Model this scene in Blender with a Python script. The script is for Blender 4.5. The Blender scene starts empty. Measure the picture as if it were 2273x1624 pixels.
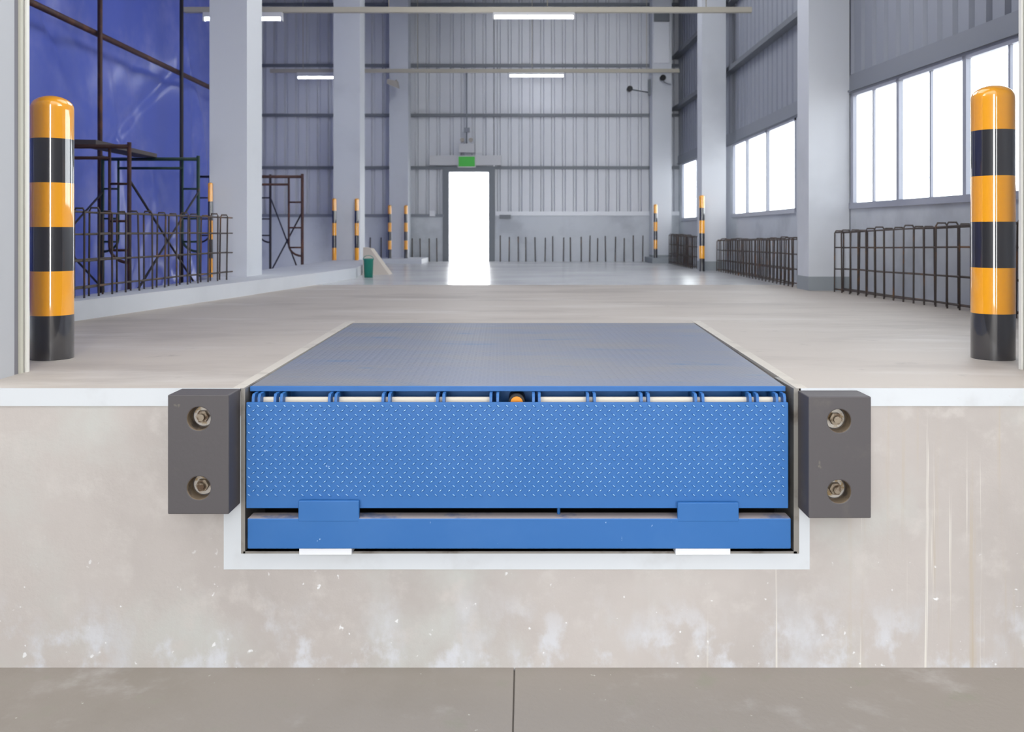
import bpy, bmesh, math, random
from mathutils import Vector, Matrix
random.seed(7)
scn = bpy.context.scene
COL = scn.collection
W_, H_ = 2273, 1624
F = 1980.0; VX = 1165.0; HY = 517.0; CH = 0.575; CD = 3.3

# ---- camera geometry helpers (used to survey the photograph into metres) ----
def P(px, py, d):
    return Vector(((px - VX) * d / F, d - CD, CH + (HY - py) * d / F))
def XX(px, d): return (px - VX) * d / F
def ZZ(py, d): return CH + (HY - py) * d / F
def YY(d): return d - CD

# ------------------------------------------------------------------ materials
def mat(name, color, rough=0.6, metal=0.0, layers=(), bump=None, coat=0.0, spec=0.5, emit=None, rough_noise=None, trans=None):
    m = bpy.data.materials.new(name); m.use_nodes = True
    nt = m.node_tree; N = nt.nodes; L = nt.links
    b = N['Principled BSDF']
    b.inputs['Roughness'].default_value = rough
    b.inputs['Metallic'].default_value = metal
    b.inputs['Specular IOR Level'].default_value = spec
    b.inputs['Coat Weight'].default_value = coat
    b.inputs['Coat Roughness'].default_value = 0.04
    if coat > .9: b.inputs['Coat IOR'].default_value = 1.85
    tc = N.new('ShaderNodeTexCoord')
    def noise(scale3, scale, detail, rgh=0.6):
        mp = N.new('ShaderNodeMapping'); mp.inputs['Scale'].default_value = scale3
        L.new(tc.outputs['Object'], mp.inputs['Vector'])
        n = N.new('ShaderNodeTexNoise'); n.inputs['Scale'].default_value = scale
        n.inputs['Detail'].default_value = detail; n.inputs['Roughness'].default_value = rgh
        L.new(mp.outputs['Vector'], n.inputs['Vector'])
        return n
    cur = None
    rgb = N.new('ShaderNodeRGB'); rgb.outputs[0].default_value = (*color, 1); cur = rgb.outputs[0]
    for ly in layers:
        c, s3, sc, lo, hi, det = ly[:6]
        n = noise(s3, sc, det)
        mr = N.new('ShaderNodeMapRange'); mr.interpolation_type = 'SMOOTHSTEP'
        mr.inputs['From Min'].default_value = lo; mr.inputs['From Max'].default_value = hi
        L.new(n.outputs['Fac'], mr.inputs['Value'])
        fac = mr.outputs['Result']
        if len(ly) > 6:      # limited to a region: (axis, from, to)
            ax, a, bb = ly[6]
            sp = N.new('ShaderNodeSeparateXYZ'); L.new(tc.outputs['Object'], sp.inputs[0])
            r2 = N.new('ShaderNodeMapRange'); r2.interpolation_type = 'SMOOTHSTEP'
            r2.inputs['From Min'].default_value = a; r2.inputs['From Max'].default_value = bb
            L.new(sp.outputs[ax], r2.inputs['Value'])
            mu = N.new('ShaderNodeMath'); mu.operation = 'MULTIPLY'
            L.new(fac, mu.inputs[0]); L.new(r2.outputs['Result'], mu.inputs[1]); fac = mu.outputs[0]
        mx = N.new('ShaderNodeMix'); mx.data_type = 'RGBA'
        L.new(fac, mx.inputs['Factor']); L.new(cur, mx.inputs['A']); mx.inputs['B'].default_value = (*c, 1)
        cur = mx.outputs['Result']
    L.new(cur, b.inputs['Base Color'])
    if rough_noise:
        s3, sc, lo, hi = rough_noise
        n = noise(s3, sc, 3)
        mr = N.new('ShaderNodeMapRange'); mr.inputs['From Min'].default_value = .35; mr.inputs['From Max'].default_value = .65
        mr.inputs['To Min'].default_value = lo; mr.inputs['To Max'].default_value = hi
        L.new(n.outputs['Fac'], mr.inputs['Value']); L.new(mr.outputs['Result'], b.inputs['Roughness'])
    if bump:
        s3, sc, st, det = bump
        n = noise(s3, sc, det)
        bp = N.new('ShaderNodeBump'); bp.inputs['Strength'].default_value = st; bp.inputs['Distance'].default_value = .01
        L.new(n.outputs['Fac'], bp.inputs['Height']); L.new(bp.outputs['Normal'], b.inputs['Normal'])
    if emit:
        b.inputs['Emission Color'].default_value = (*emit[0], 1); b.inputs['Emission Strength'].default_value = emit[1]
    if trans:
        tr = N.new('ShaderNodeBsdfTranslucent'); tr.inputs['Color'].default_value = (*trans[0], 1)
        ms = N.new('ShaderNodeMixShader'); ms.inputs[0].default_value = trans[1]
        L.new(b.outputs[0], ms.inputs[1]); L.new(tr.outputs[0], ms.inputs[2])
        L.new(ms.outputs[0], N['Material Output'].inputs['Surface'])
    return m
def s2l(r, g, b):
    f = lambda c: (c/255/12.92 if c/255 <= .04045 else ((c/255+.055)/1.055)**2.4)
    return (f(r), f(g), f(b))
U = (1, 1, 1)
M = {}
M['dock_face'] = mat('dock_concrete', s2l(193, 186, 181), .85, layers=[
    (s2l(180, 173, 168), U, .9, .42, .68, 5), (s2l(195, 195, 190), U, 1.5, .48, .72, 6), (s2l(200, 194, 189), U, 7, .5, .75, 5),
    (s2l(202, 203, 206), (1, 1, .6), 3.5, .50, .68, 9, (2, -.66, -1.02)),
    (s2l(208, 209, 213), (1, 1, .8), 6.5, .50, .66, 9, (2, -.70, -1.0)),
    (s2l(188, 176, 158), (9, 1, .25), 2.2, .56, .75, 4, (0, .9, 1.6)),
    (s2l(222, 218, 210), (22, 1, .35), 1.6, .64, .72, 3, (0, .3, 1.1)),
    (s2l(232, 232, 232), U, 24, .68, .73, 2, (2, -.5, -.75))],
    bump=(U, 30, .15, 6))
M['ground'] = mat('yard_concrete', s2l(155, 147, 139), .9, layers=[
    (s2l(148, 140, 131), U, 1.3, .45, .7, 7), (s2l(180, 174, 170), U, 2.4, .52, .72, 6),
    (s2l(150, 146, 134), U, 7, .58, .75, 5), (s2l(196, 192, 186), U, 30, .72, .78, 2)], bump=(U, 40, .2, 6))
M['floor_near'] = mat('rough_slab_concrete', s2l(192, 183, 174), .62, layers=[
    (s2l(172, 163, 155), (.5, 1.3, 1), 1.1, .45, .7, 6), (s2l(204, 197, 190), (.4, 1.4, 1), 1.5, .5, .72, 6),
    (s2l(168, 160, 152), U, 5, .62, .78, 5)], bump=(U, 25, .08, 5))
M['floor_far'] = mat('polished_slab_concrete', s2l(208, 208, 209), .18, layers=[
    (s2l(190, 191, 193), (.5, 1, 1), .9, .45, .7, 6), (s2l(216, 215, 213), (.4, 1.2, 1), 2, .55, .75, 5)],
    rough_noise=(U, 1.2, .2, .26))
M['paint_white'] = mat('pale_edge_paint', s2l(214, 218, 222), .6, layers=[
    (s2l(200, 202, 204), (1, 1, 1), 3, .5, .75, 5), (s2l(192, 184, 172), (1, 1, 2), 9, .68, .78, 4)])
M['pit_steel'] = mat('weathered_steel_angle', s2l(150, 146, 140), .5, .5, layers=[(s2l(110, 102, 94), U, 6, .5, .7, 5)])
M['edge_strip'] = mat('worn_kerb_edge', s2l(206, 199, 189), .7, layers=[(s2l(188, 181, 172), U, 5, .5, .7, 5)])
M['sky_block_wall'] = mat('dark_sky_block_wall', s2l(70, 72, 76), .9)
M['blue_highlight'] = mat('blue_tread_highlight', s2l(165, 206, 242), .4)  # paler tops of the lip treads: highlights painted into the colour
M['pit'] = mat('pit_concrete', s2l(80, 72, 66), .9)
M['rubber'] = mat('bumper_rubber', s2l(84, 80, 82), .6, layers=[(s2l(104, 98, 94), U, 4, .55, .8, 5), (s2l(126, 118, 108), U, 14, .7, .8, 4)], bump=(U, 60, .06, 3))
M['hole_dust'] = mat('dusty_hole_rubber', s2l(126, 110, 90), .85, layers=[(s2l(84, 74, 66), U, 20, .45, .65, 4)])
M['bolt_steel'] = mat('rusty_bolt_steel', s2l(150, 138, 122), .4, .7, layers=[(s2l(96, 78, 62), U, 40, .45, .6, 4)])
M['washer'] = mat('galvanised_washer', s2l(196, 190, 182), .45, .4, layers=[(s2l(160, 136, 98), U, 30, .5, .65, 4)])
M['blue'] = mat('blue_leveler_paint', s2l(43, 104, 170), .45, layers=[
    (s2l(50, 108, 173), U, 3, .45, .7, 4), (s2l(176, 200, 226), (1, 1, 1), 30, .735, .76, 3)], spec=.45)
M['blue_deck'] = mat('dusty_blue_deck', s2l(120, 127, 146), .5, layers=[
    (s2l(130, 131, 138), (.5, 1.4, 1), 1.6, .4, .62, 6), (s2l(92, 118, 150), (.6, 1.6, 1), 3.2, .57, .70, 6),
    (s2l(122, 132, 148), (.35, 2.4, 1), 4, .56, .72, 5), (s2l(186, 184, 184), (.5, 2, 1), 7, .7, .78, 4)], spec=.4)
M['beam_dust'] = mat('dusty_beam_top', s2l(168, 158, 158), .8, layers=[(s2l(110, 120, 150), U, 6, .52, .66, 5)])
M['cream'] = mat('cream_strip', s2l(236, 226, 208), .6)
M['orange'] = mat('bollard_orange', s2l(255, 172, 0), .4, coat=1.0)
M['orange_plain'] = mat('orange_plastic', s2l(238, 150, 30), .4)
M['black'] = mat('bollard_black', s2l(36, 35, 40), .4, coat=1.0)
M['black_plain'] = mat('black_plastic', s2l(20, 20, 24), .5)
M['column'] = mat('column_white_paint', s2l(214, 217, 222), .55, layers=[(s2l(202, 205, 210), U, .8, .45, .7, 4)])
M['plinth'] = mat('grey_base_paint', s2l(150, 156, 160), .6)
M['plaster'] = mat('grey_plaster', s2l(208, 212, 217), .7, layers=[(s2l(186, 190, 196), U, 1.2, .45, .7, 5)])
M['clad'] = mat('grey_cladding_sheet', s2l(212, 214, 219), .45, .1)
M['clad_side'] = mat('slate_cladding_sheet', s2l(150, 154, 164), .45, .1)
M['girt'] = mat('grey_girt_steel', s2l(120, 124, 130), .5, .2)
M['flash'] = mat('grey_flashing', s2l(140, 144, 152), .5, .1)
M['sill'] = mat('white_sill_flashing', s2l(232, 234, 238), .4)
M['alu'] = mat('window_aluminium', s2l(176, 179, 190), .4, .3)
M['jamb'] = mat('jamb_grey_panel', s2l(190, 192, 196), .5)
M['rail_gray'] = mat('rail_grey', s2l(140, 138, 146), .45, .3)
M['rail_beige'] = mat('rail_beige', s2l(205, 203, 188), .5)
M['rail_dark'] = mat('rail_rubber', s2l(92, 86, 94), .6)
M['rail_white'] = mat('rail_white', s2l(240, 238, 230), .5)
M['rebar'] = mat('rusty_rebar', s2l(88, 80, 76), .8, layers=[(s2l(126, 92, 66), U, 6, .55, .70, 4)])
M['rust_tube'] = mat('rusty_brown_tube', s2l(74, 48, 44), .6, layers=[(s2l(104, 66, 50), U, 5, .5, .7, 4)])
M['green_tube'] = mat('green_painted_tube', s2l(40, 68, 58), .55, layers=[(s2l(84, 62, 52), U, 4, .58, .72, 4)])
M['dark_tube'] = mat('dark_steel_tube', s2l(52, 48, 54), .55)
M['plank'] = mat('weathered_plank', s2l(92, 84, 82), .8)
M['tarp'] = mat('blue_tarpaulin', s2l(70, 88, 176), .27, layers=[(s2l(104, 112, 184), U, .8, .45, .7, 4)], spec=.8, trans=(s2l(92, 104, 178), .06))
M['teal'] = mat('teal_plastic', s2l(32, 128, 112), .5)
M['board'] = mat('bare_beige_board', s2l(206, 196, 184), .8)
M['trunk'] = mat('cream_trunking', s2l(186, 180, 164), .5)
M['lamp'] = mat('lit_tube', (1, 1, 1), .5, emit=((.86, .9, 1), 14))
M['lamp_body'] = mat('lamp_housing', s2l(222, 222, 222), .5)
M['sign_green'] = mat('green_sign_face', s2l(60, 170, 60), .5, emit=(s2l(80, 180, 80), .12))
M['sign_box'] = mat('sign_housing', s2l(206, 206, 208), .5)
M['roof'] = mat('roof_sheet', s2l(150, 152, 158), .6)
M['flood'] = mat('beige_fitting', s2l(178, 172, 162), .5)
M['red'] = mat('red_cap', s2l(170, 60, 60), .5)
gl = bpy.data.materials.new('window_glass'); gl.use_nodes = True
_n = gl.node_tree.nodes; _l = gl.node_tree.links; _n.clear()
_o = _n.new('ShaderNodeOutputMaterial'); _t = _n.new('ShaderNodeBsdfTransparent'); _g = _n.new('ShaderNodeBsdfGlossy'); _m = _n.new('ShaderNodeMixShader')
_t.inputs[0].default_value = (.93, .95, .96, 1); _g.inputs['Roughness'].default_value = .03; _m.inputs[0].default_value = .06
_l.new(_t.outputs[0], _m.inputs[1]); _l.new(_g.outputs[0], _m.inputs[2]); _l.new(_m.outputs[0], _o.inputs[0])
M['glass'] = gl

# ------------------------------------------------------------------ mesh building
class MB:
    def __init__(s): s.bm = bmesh.new(); s.mi = 0
    def face(s, vs):
        try:
            f = s.bm.faces.new(vs); f.material_index = s.mi; return f
        except ValueError: return None
    def poly(s, pts): return s.face([s.bm.verts.new(p) for p in pts])
    def hexa(s, c):   # 8 corners: bottom 4 ccw, top 4 ccw
        v = [s.bm.verts.new(p) for p in c]
        for q in ((3, 2, 1, 0), (4, 5, 6, 7), (0, 1, 5, 4), (1, 2, 6, 5), (2, 3, 7, 6), (3, 0, 4, 7)):
            s.face([v[i] for i in q])
        return v
    def box(s, x0, x1, y0, y1, z0, z1):
        return s.hexa([(x0, y0, z0), (x1, y0, z0), (x1, y1, z0), (x0, y1, z0), (x0, y0, z1), (x1, y0, z1), (x1, y1, z1), (x0, y1, z1)])
    def prism(s, pts, z0, z1):  # ccw polygon
        a = [s.bm.verts.new((p[0], p[1], z0)) for p in pts]; b = [s.bm.verts.new((p[0], p[1], z1)) for p in pts]
        s.face(a[::-1]); s.face(b); n = len(pts)
        for i in range(n): s.face([a[i], a[(i+1) % n], b[(i+1) % n], b[i]])
    def tube(s, pts, r, n=8, caps=True):
        pts = [Vector(p) for p in pts]; rings = []
        for i, p in enumerate(pts):
            t = (pts[min(i+1, len(pts)-1)] - pts[max(i-1, 0)]).normalized()
            up = Vector((0, 0, 1)) if abs(t.z) < .9 else Vector((0, 1, 0))
            a = t.cross(up).normalized(); b = t.cross(a)
            rr = r[i] if isinstance(r, (list, tuple)) else r
            rings.append([s.bm.verts.new(p + a*rr*math.cos(k*math.tau/n) + b*rr*math.sin(k*math.tau/n)) for k in range(n)])
        for i in range(len(rings)-1):
            for k in range(n):
                f = s.face([rings[i][k], rings[i][(k+1) % n], rings[i+1][(k+1) % n], rings[i+1][k]])
                if f: f.smooth = True
        if caps: s.face(rings[0][::-1]); s.face(rings[-1])
    def lathe(s, c, prof, n=40, caps=True):   # prof [(r,z,mi)]
        rings = []
        for pr in prof:
            r, z = pr[0], pr[1]
            if r < 1e-5: rings.append([s.bm.verts.new((c[0], c[1], c[2]+z))])
            else: rings.append([s.bm.verts.new((c[0]+r*math.cos(k*math.tau/n), c[1]+r*math.sin(k*math.tau/n), c[2]+z)) for k in range(n)])
        for i in range(len(rings)-1):
            A, B = rings[i], rings[i+1]; m = prof[i][2] if len(prof[i]) > 2 else s.mi
            for k in range(n):
                if len(A) == 1 and len(B) == 1: continue
                if len(B) == 1: vs = [A[k], A[(k+1) % n], B[0]]
                elif len(A) == 1: vs = [A[0], B[(k+1) % n], B[k]]
                else: vs = [A[k], A[(k+1) % n], B[(k+1) % n], B[k]]
                f = s.face(vs)
                if f: f.smooth = True; f.material_index = m
        if caps and len(rings[0]) > 1: s.face(rings[0][::-1])
    def bevel(s, w, seg=2):
        bmesh.ops.bevel(s.bm, geom=list(s.bm.edges), offset=w, segments=seg, affect='EDGES', profile=.5)
    def build(s, name, mats, parent=None, loc=None, recalc=True):
        if recalc: bmesh.ops.recalc_face_normals(s.bm, faces=list(s.bm.faces))
        me = bpy.data.meshes.new(name); s.bm.to_mesh(me); s.bm.free()
        for m in (mats if isinstance(mats, (list, tuple)) else [mats]): me.materials.append(M[m])
        o = bpy.data.objects.new(name, me); COL.objects.link(o)
        if parent is not None:
            o.parent = parent; o.matrix_parent_inverse = Matrix.Translation(-parent_loc(parent))
        return o
def parent_loc(p):   # world offset of a parent: mesh parts are modelled in world space, only the Empties are moved
    return Vector(p.location) if p.parent is None else Vector((0, 0, 0))
def empty(name, loc, label, cat, group=None):
    o = bpy.data.objects.new(name, None); COL.objects.link(o); o.location = loc; o.empty_display_size = .1
    o['label'] = label; o['category'] = cat
    if group: o['group'] = group
    return o
def tag(o, label, cat, group=None, kind=None):
    o['label'] = label; o['category'] = cat
    if group: o['group'] = group
    if kind: o['kind'] = kind
    return o
def struct(o, label=None):
    o['kind'] = 'structure'
    if label: o['label'] = label
    return o
def dup(root, loc, label, group=None):
    c = root.copy(); COL.objects.link(c); c.location = loc; c['label'] = label
    if group: c['group'] = group
    def kids(src, dst):
        for ch in list(src.children):
            k = ch.copy(); COL.objects.link(k); k.parent = dst; kids(ch, k)
    kids(root, c)
    return c

# ================================================================== SETTING
GZ = -1.032
# yard slab: two bays with an open joint between
b = MB()
b.box(-14, -.0415, -16, 0, GZ-.2, GZ); b.box(-.0355, 14, -16, 0, GZ-.2, GZ)
b.box(-.2, .2, -16, 0, GZ-.24, GZ-.012)
struct(b.build('ground', 'ground'), 'worn concrete yard in front of the dock, a joint down the middle')

for nm, x0, x1 in (('wall_skyblock_left', -6.3, -6.0), ('wall_skyblock_right', 6.0, 6.3)):  # unseen walls added to keep side sky off the dock front
    b = MB(); b.box(x0, x1, -14, -.001, GZ, 4.2); struct(b.build(nm, 'sky_block_wall'), 'dark wall added out of view to block side sky from the yard')
PXL, PXR, PZ = -1.040, 1.005, -.600           # pit mouth
RXL, RXR, RY = -1.106, 1.092, 2.415           # pit rear corners
# dock face
b = MB(); zt = 0
def fq(x0, x1, z0, z1): b.box(x0, x1, 0, .25, z0, z1)
fq(-9, PXL, GZ-.1, -.062); fq(PXR, 9, GZ-.1, -.062); fq(PXL, PXR, GZ-.1, PZ)
struct(b.build('wall_dock_front', 'dock_face'), 'stained concrete front face of the loading dock')
# floor: rough slab near, polished slab far
JY = YY(.575*F/(632-HY))                      # joint seen at the end of the door reflection
b = MB()
def flq(pts): b.prism(pts, -.062, 0)
flq([(-9, 0.0), (PXL, 0.0), (RXL, RY), (-9, RY)][0:4])
flq([(PXR, 0.0), (9, 0.0), (9, RY), (RXR, RY)])
flq([(-9, RY), (9, RY), (9, JY), (-9, JY)])
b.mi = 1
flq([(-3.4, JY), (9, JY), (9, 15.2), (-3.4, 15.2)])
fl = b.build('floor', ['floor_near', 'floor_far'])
struct(fl, 'pale concrete dock floor, polished towards the far wall')
# floor must not cover the lower bay on the left: handled below by cutting at the kerb
bm = bmesh.new(); bm.from_mesh(fl.data)
KERB_CUT = [(-9, .42), (-3.05, .42), (-3.05, 15.2), (-9, 15.2)]
for (co, no) in (((-3.05, 0, 0), (1, 0, 0)), ((0, .42, 0), (0, 1, 0))):
    bmesh.ops.bisect_plane(bm, geom=bm.verts[:]+bm.edges[:]+bm.faces[:], plane_co=co, plane_no=no)
kill = [f for f in bm.faces if f.calc_center_median().x < -3.051 and f.calc_center_median().y > .421]
bmesh.ops.delete(bm, geom=kill, context='FACES')
bm.to_mesh(fl.data); bm.free()

# pit
b = MB()
b.box(RXL-.1, RXL, .25, RY+.1, PZ-.05, -.063); b.box(RXR, RXR+.1, .25, RY+.1, PZ-.05, -.063)
b.box(RXL, RXR, RY, RY+.1, PZ-.05, -.063); b.box(RXL-.1, RXR+.1, .25, RY+.1, PZ-.1, PZ)
struct(b.build('pit_wall', 'pit'))
# pale painted bands and steel edge angles
b = MB()
b.box(-9, -1.052, -.004, .002, -.064, 0.001); struct(b.build('trim_1', 'paint_white'), 'pale painted edge band along the dock, left of the leveler')
b = MB()
b.box(1.02, 9, -.004, .002, -.064, 0.001); struct(b.build('trim_2', 'paint_white'), 'pale painted edge band along the dock, right of the leveler')
b = MB()
b.box(-1.113, PXL-.006, -.003, .002, -.668, -.1); b.box(PXR+.006, 1.053, -.003, .002, -.668, -.1); b.box(PXL-.006, PXR+.006, -.003, .002, -.668, PZ-.006)
struct(b.build('trim_3', 'paint_white'), 'pale painted surround below and beside the leveler pit')
b = MB()
b.box(PXL-.008, PXL+.007, -.006, .25, PZ-.008, 0.001); b.box(PXR-.012, PXR+.008, -.006, .25, PZ-.008, 0.001); b.box(PXL, PXR, -.006, .25, PZ-.008, PZ)
struct(b.build('trim_4', 'pit_steel'), 'steel angle lining the pit mouth')
b = MB()
for (a0, a1, sg) in ((PXL, RXL, -1), (PXR, RXR, 1)):
    q = [(a0, .0), (a0+sg*.042, .0), (a1+sg*.055, RY+.12), (a1, RY+.12)]
    if sg > 0: pass
    else: q = q[::-1]
    b.prism(q, -.01, .0015)
struct(b.build('trim_5', 'edge_strip'), 'paler concrete edge strips beside the leveler deck')

# front wall with the door opening (only its inner jambs are in view)
JL, JR, LIN = -2.066, 2.098, 3.9
for nm, x0, x1, sg, lb in (('wall_front_left', -9, JL, -1, 'grey jamb panel at the left of the dock opening'), ('wall_front_right', JR, 9, 1, 'grey jamb panel at the right of the dock opening')):
    b = MB(); b.box(x0, x1, .12, .31, 0, 6.0); b.box(x0 if sg < 0 else x1-3.4, x1 if sg > 0 else x0+3.4, .12, .31, GZ, 0)
    struct(b.build(nm, 'jamb'), lb)
b = MB(); b.box(JL, JR, .12, .31, LIN, 6.0); struct(b.build('wall_front_lintel', 'jamb'))
# door guide rails
for nm, X, sg, lab, yo in (('door_track', JL, 1, 'vertical striped door guide rail at the left jamb', 0), ('door_track', JR, -1, 'vertical pale door guide rail at the right jamb', .07)):
    e = empty(nm, (X, .37+yo, 0), lab, 'door track', 'door guide rails at the dock opening')
    y = .312+yo
    for pn, w, pr, mm in (('channel', .036, -.006, 'rail_gray'), ('guide_strip', .022, .004, 'rail_beige'), ('seal', .014, -.002, 'rail_dark'), ('guide_strip', .022, .008, 'rail_white'), ('backing', .016, -.004, 'rail_gray')):
        b = MB(); xa = X - sg*.05; xb = X + sg*pr
        b.box(min(xa, xb), max(xa, xb), y, y+w, 0, LIN); b.build(pn, mm, e); y += w
# kerb and retaining edge at the left
def fx(px, py, z):   # point on plane z under pixel
    d = (CH - z)*F/(py-HY); return (XX(px, d), YY(d))
KH = .13
front = [(-2.95, .42), (-2.94, 2.5), (-2.56, 4.85), (-2.32, 6.6), (-2.16, 8.1)]
back = [(-2.55, 11.75), (-3.05, 12.9), (-3.17, 7.6), (-3.32, 6.6), (-3.32, 5.75), (-3.02, 5.4), (-3.16, 3.2), (-3.18, .42)]
b = MB(); b.prism(front + back, GZ-.05, KH)
struct(b.build('kerb', 'column'), 'raised white kerb along the open left side of the dock')
b = MB(); b.box(-9, -2.9, .31, 15.2, GZ-.2, GZ); struct(b.build('ground_bay', 'ground'), 'lower concrete ground of the side bay')

# far wall --------------------------------------------------------------
FD = 18.2; FY = YY(FD)
DX0, DX1, DZ = XX(997, FD), XX(1085, FD), ZZ(382, FD)
def corrugated(b, p0, p1, z0, z1, n, pitch=.2218, rib=.03, sl=.024, dep=.06, phase=0):
    """sheet from p0 to p1 (xy), n = outward (away from the room); ribs recede outward"""
    p0 = Vector(p0); p1 = Vector(p1); t = (p1-p0); Ln = t.length; t.normalize(); n = Vector(n)
    prof = []; s = -phase
    while s < Ln:
        for a, o in ((0, 0), (pitch-rib-2*sl, 0), (pitch-rib-sl, dep), (pitch-sl, dep)): prof.append((s+a, o))
        s += pitch
    prof = [(min(max(a, 0), Ln), o) for a, o in prof if -.2 < a < Ln+.2]
    prof.append((Ln, prof[-1][1]))
    va = []
    for a, o in prof:
        q = p0 + t*a + n*o
        va.append((b.bm.verts.new((q.x, q.y, z0)), b.bm.verts.new((q.x, q.y, z1))))
    for i in range(len(va)-1):
        if (va[i][0].co-va[i+1][0].co).length > 1e-5: b.face([va[i][0], va[i+1][0], va[i+1][1], va[i][1]])
SZ = .93
b = MB()
b.mi = 0
corrugated(b, (-7, FY), (XX(985, FD), FY), SZ, 6.0, (0, 1), phase=.05)
corrugated(b, (XX(1098, FD), FY), (3.2, FY), SZ, 6.0, (0, 1), phase=.1)
corrugated(b, (XX(985, FD), FY), (XX(1098, FD), FY), 1.9, 6.0, (0, 1), phase=.02)
b.box(-7, 3.2, FY+.05, FY+.06, 1.95, 6.0)
b.mi = 1
b.box(-7, DX0-.1, FY-.06, FY+.14, GZ, SZ); b.box(DX1+.1, 3.2, FY-.06, FY+.14, -.2, SZ)
struct(b.build('wall_far', ['clad', 'plaster'], recalc=False), 'far wall of grey ribbed cladding over a plastered plinth wall')
b = MB()
b.box(XX(1100, FD), 3.2, FY-.09, FY+.02, SZ, SZ+.085)
struct(b.build('trim_6', 'sill'), 'white sill flashing on the far wall right of the door')
b = MB(); b.box(-7, DX0-.1, FY-.085, FY+.02, SZ-.03, SZ+.03); struct(b.build('trim_7', 'flash'), 'grey sill flashing on the far wall left of the door')
k = 8
for py in (373, 257, 147, 12):
    z = ZZ(py, FD); b = MB()
    b.box(-7, 3.2, FY-.07, FY-.005, z-.022, z+.022); b.box(-7, 3.2, FY-.075, FY-.065, z+.022, z+.035)
    struct(b.build('trim_%d' % k, 'girt'), 'horizontal steel girt across the far wall cladding'); k += 1
# doorway
b = MB()
for (x0, x1, z0, z1) in ((DX0-.125, DX0, 0, DZ+.1), (DX1, DX1+.125, 0, DZ+.1), (DX0, DX1, DZ, DZ+.1)):
    b.box(x0, x1, FY-.08, FY+.15, z0, z1)
struct(b.build('door_1', 'girt'), 'open white-lit doorway in the far wall')
b = MB(); b.box(XX(955, FD), XX(1113, FD), FY-.16, FY-.08, ZZ(371, FD)+.03, ZZ(346, FD)); struct(b.build('door_lintel', 'sign_box'), 'pale lintel box above the far doorway')

# right wall --------------------------------------------------------------
RW = [(XX(0, 1)*0+3.739, 3.62), (3.25, 8.9), (3.25, 14.0), (3.13, 18.35)]   # (x, distance)
RW = [Vector((x, YY(d))) for x, d in RW]
def seg(i): 
    p0, p1 = RW[i], RW[i+1]; t = (p1-p0).normalized(); n = Vector((t.y, -t.x))   # n points +x (outward)
    return p0, t, n, (p1-p0).length
def obox(b, p0, t, n, s0, s1, o0, o1, z0, z1):
    c = [p0+t*s0+n*o0, p0+t*s1+n*o0, p0+t*s1+n*o1, p0+t*s0+n*o1]
    b.hexa([(q.x, q.y, z0) for q in c] + [(q.x, q.y, z1) for q in c])
WZ0, WZ1, HZ = .845, 1.958, 2.16
def s_at(i, d):   # run along segment i at distance d
    p0, t, n, L = seg(i); return (YY(d)-p0.y)/t.y
wins = [(0, 8.88, 4.95, [7.97, 6.95, 5.97], [8.45, 7.46, 6.42, 5.45]), (1, 13.95, 10.68, [11.98, 13.08], []), (2, 17.85, 15.4, [16.5], [])]
b = MB(); b.mi = 0
for i in range(3):
    p0, t, n, L = seg(i)
    obox(b, p0, t, n, 0, L, 0, .05, -.2, WZ0)
    sa, sb = sorted((s_at(i, wins[i][1]), s_at(i, wins[i][2])))
    if sa > 0: obox(b, p0, t, n, 0, sa, 0, .05, WZ0, WZ1)
    if sb < L: obox(b, p0, t, n, sb, L, 0, .05, WZ0, WZ1)
b.mi = 2
for i in range(3):
    p0, t, n, L = seg(i)
    obox(b, p0, t, n, 0, L, -.012, .05, WZ1, HZ-.012)
    obox(b, p0, t, n, 0, L, -.03, .05, WZ1+.02, WZ1+.034)
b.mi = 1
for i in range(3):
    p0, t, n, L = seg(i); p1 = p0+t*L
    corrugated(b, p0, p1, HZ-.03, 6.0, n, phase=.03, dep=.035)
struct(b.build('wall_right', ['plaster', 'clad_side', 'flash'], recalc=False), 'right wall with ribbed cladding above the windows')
k = 12
for z in (3.1, 4.15):
    b = MB()
    for i in (1, 2):
        p0, t, n, L = seg(i); obox(b, p0, t, n, 0, L, -.12, -.002, z-.035, z+.035)
    struct(b.build('trim_%d' % k, 'girt'), 'steel girt along the right wall'); k += 1
for i, (sg, da, db, maj, mino) in enumerate(wins):
    p0, t, n, L = seg(sg); sa, sb = sorted((s_at(sg, da), s_at(sg, db)))
    b = MB()
    o0, o1 = -.008, .034
    obox(b, p0, t, n, sa, sb, o0-.02, o1, WZ0-.03, WZ0+.028); obox(b, p0, t, n, sa, sb, o0, o1, WZ1-.03, WZ1)
    obox(b, p0, t, n, sa, sa+.05, o0, o1, WZ0, WZ1); obox(b, p0, t, n, sb-.05, sb, o0, o1, WZ0, WZ1)
    for d in maj:
        s = s_at(sg, d); obox(b, p0, t, n, s-.024, s+.024, o0, o1, WZ0, WZ1)
    for d in mino:
        s = s_at(sg, d); obox(b, p0, t, n, s-.012, s+.012, .006, .03, WZ0, WZ1)
    w = struct(b.build('window_%d' % (i+1), 'alu'), ('nearest', 'middle', 'far')[i] + ' aluminium window in the right wall')
    b = MB(); obox(b, p0, t, n, sa+.02, sb-.02, .016, .020, WZ0+.01, WZ1-.01); b.build('pane', 'glass', w)

# tarp side: closing wall far left, roof ---------------------------------
RZ = 5.6
b = MB()
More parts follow.
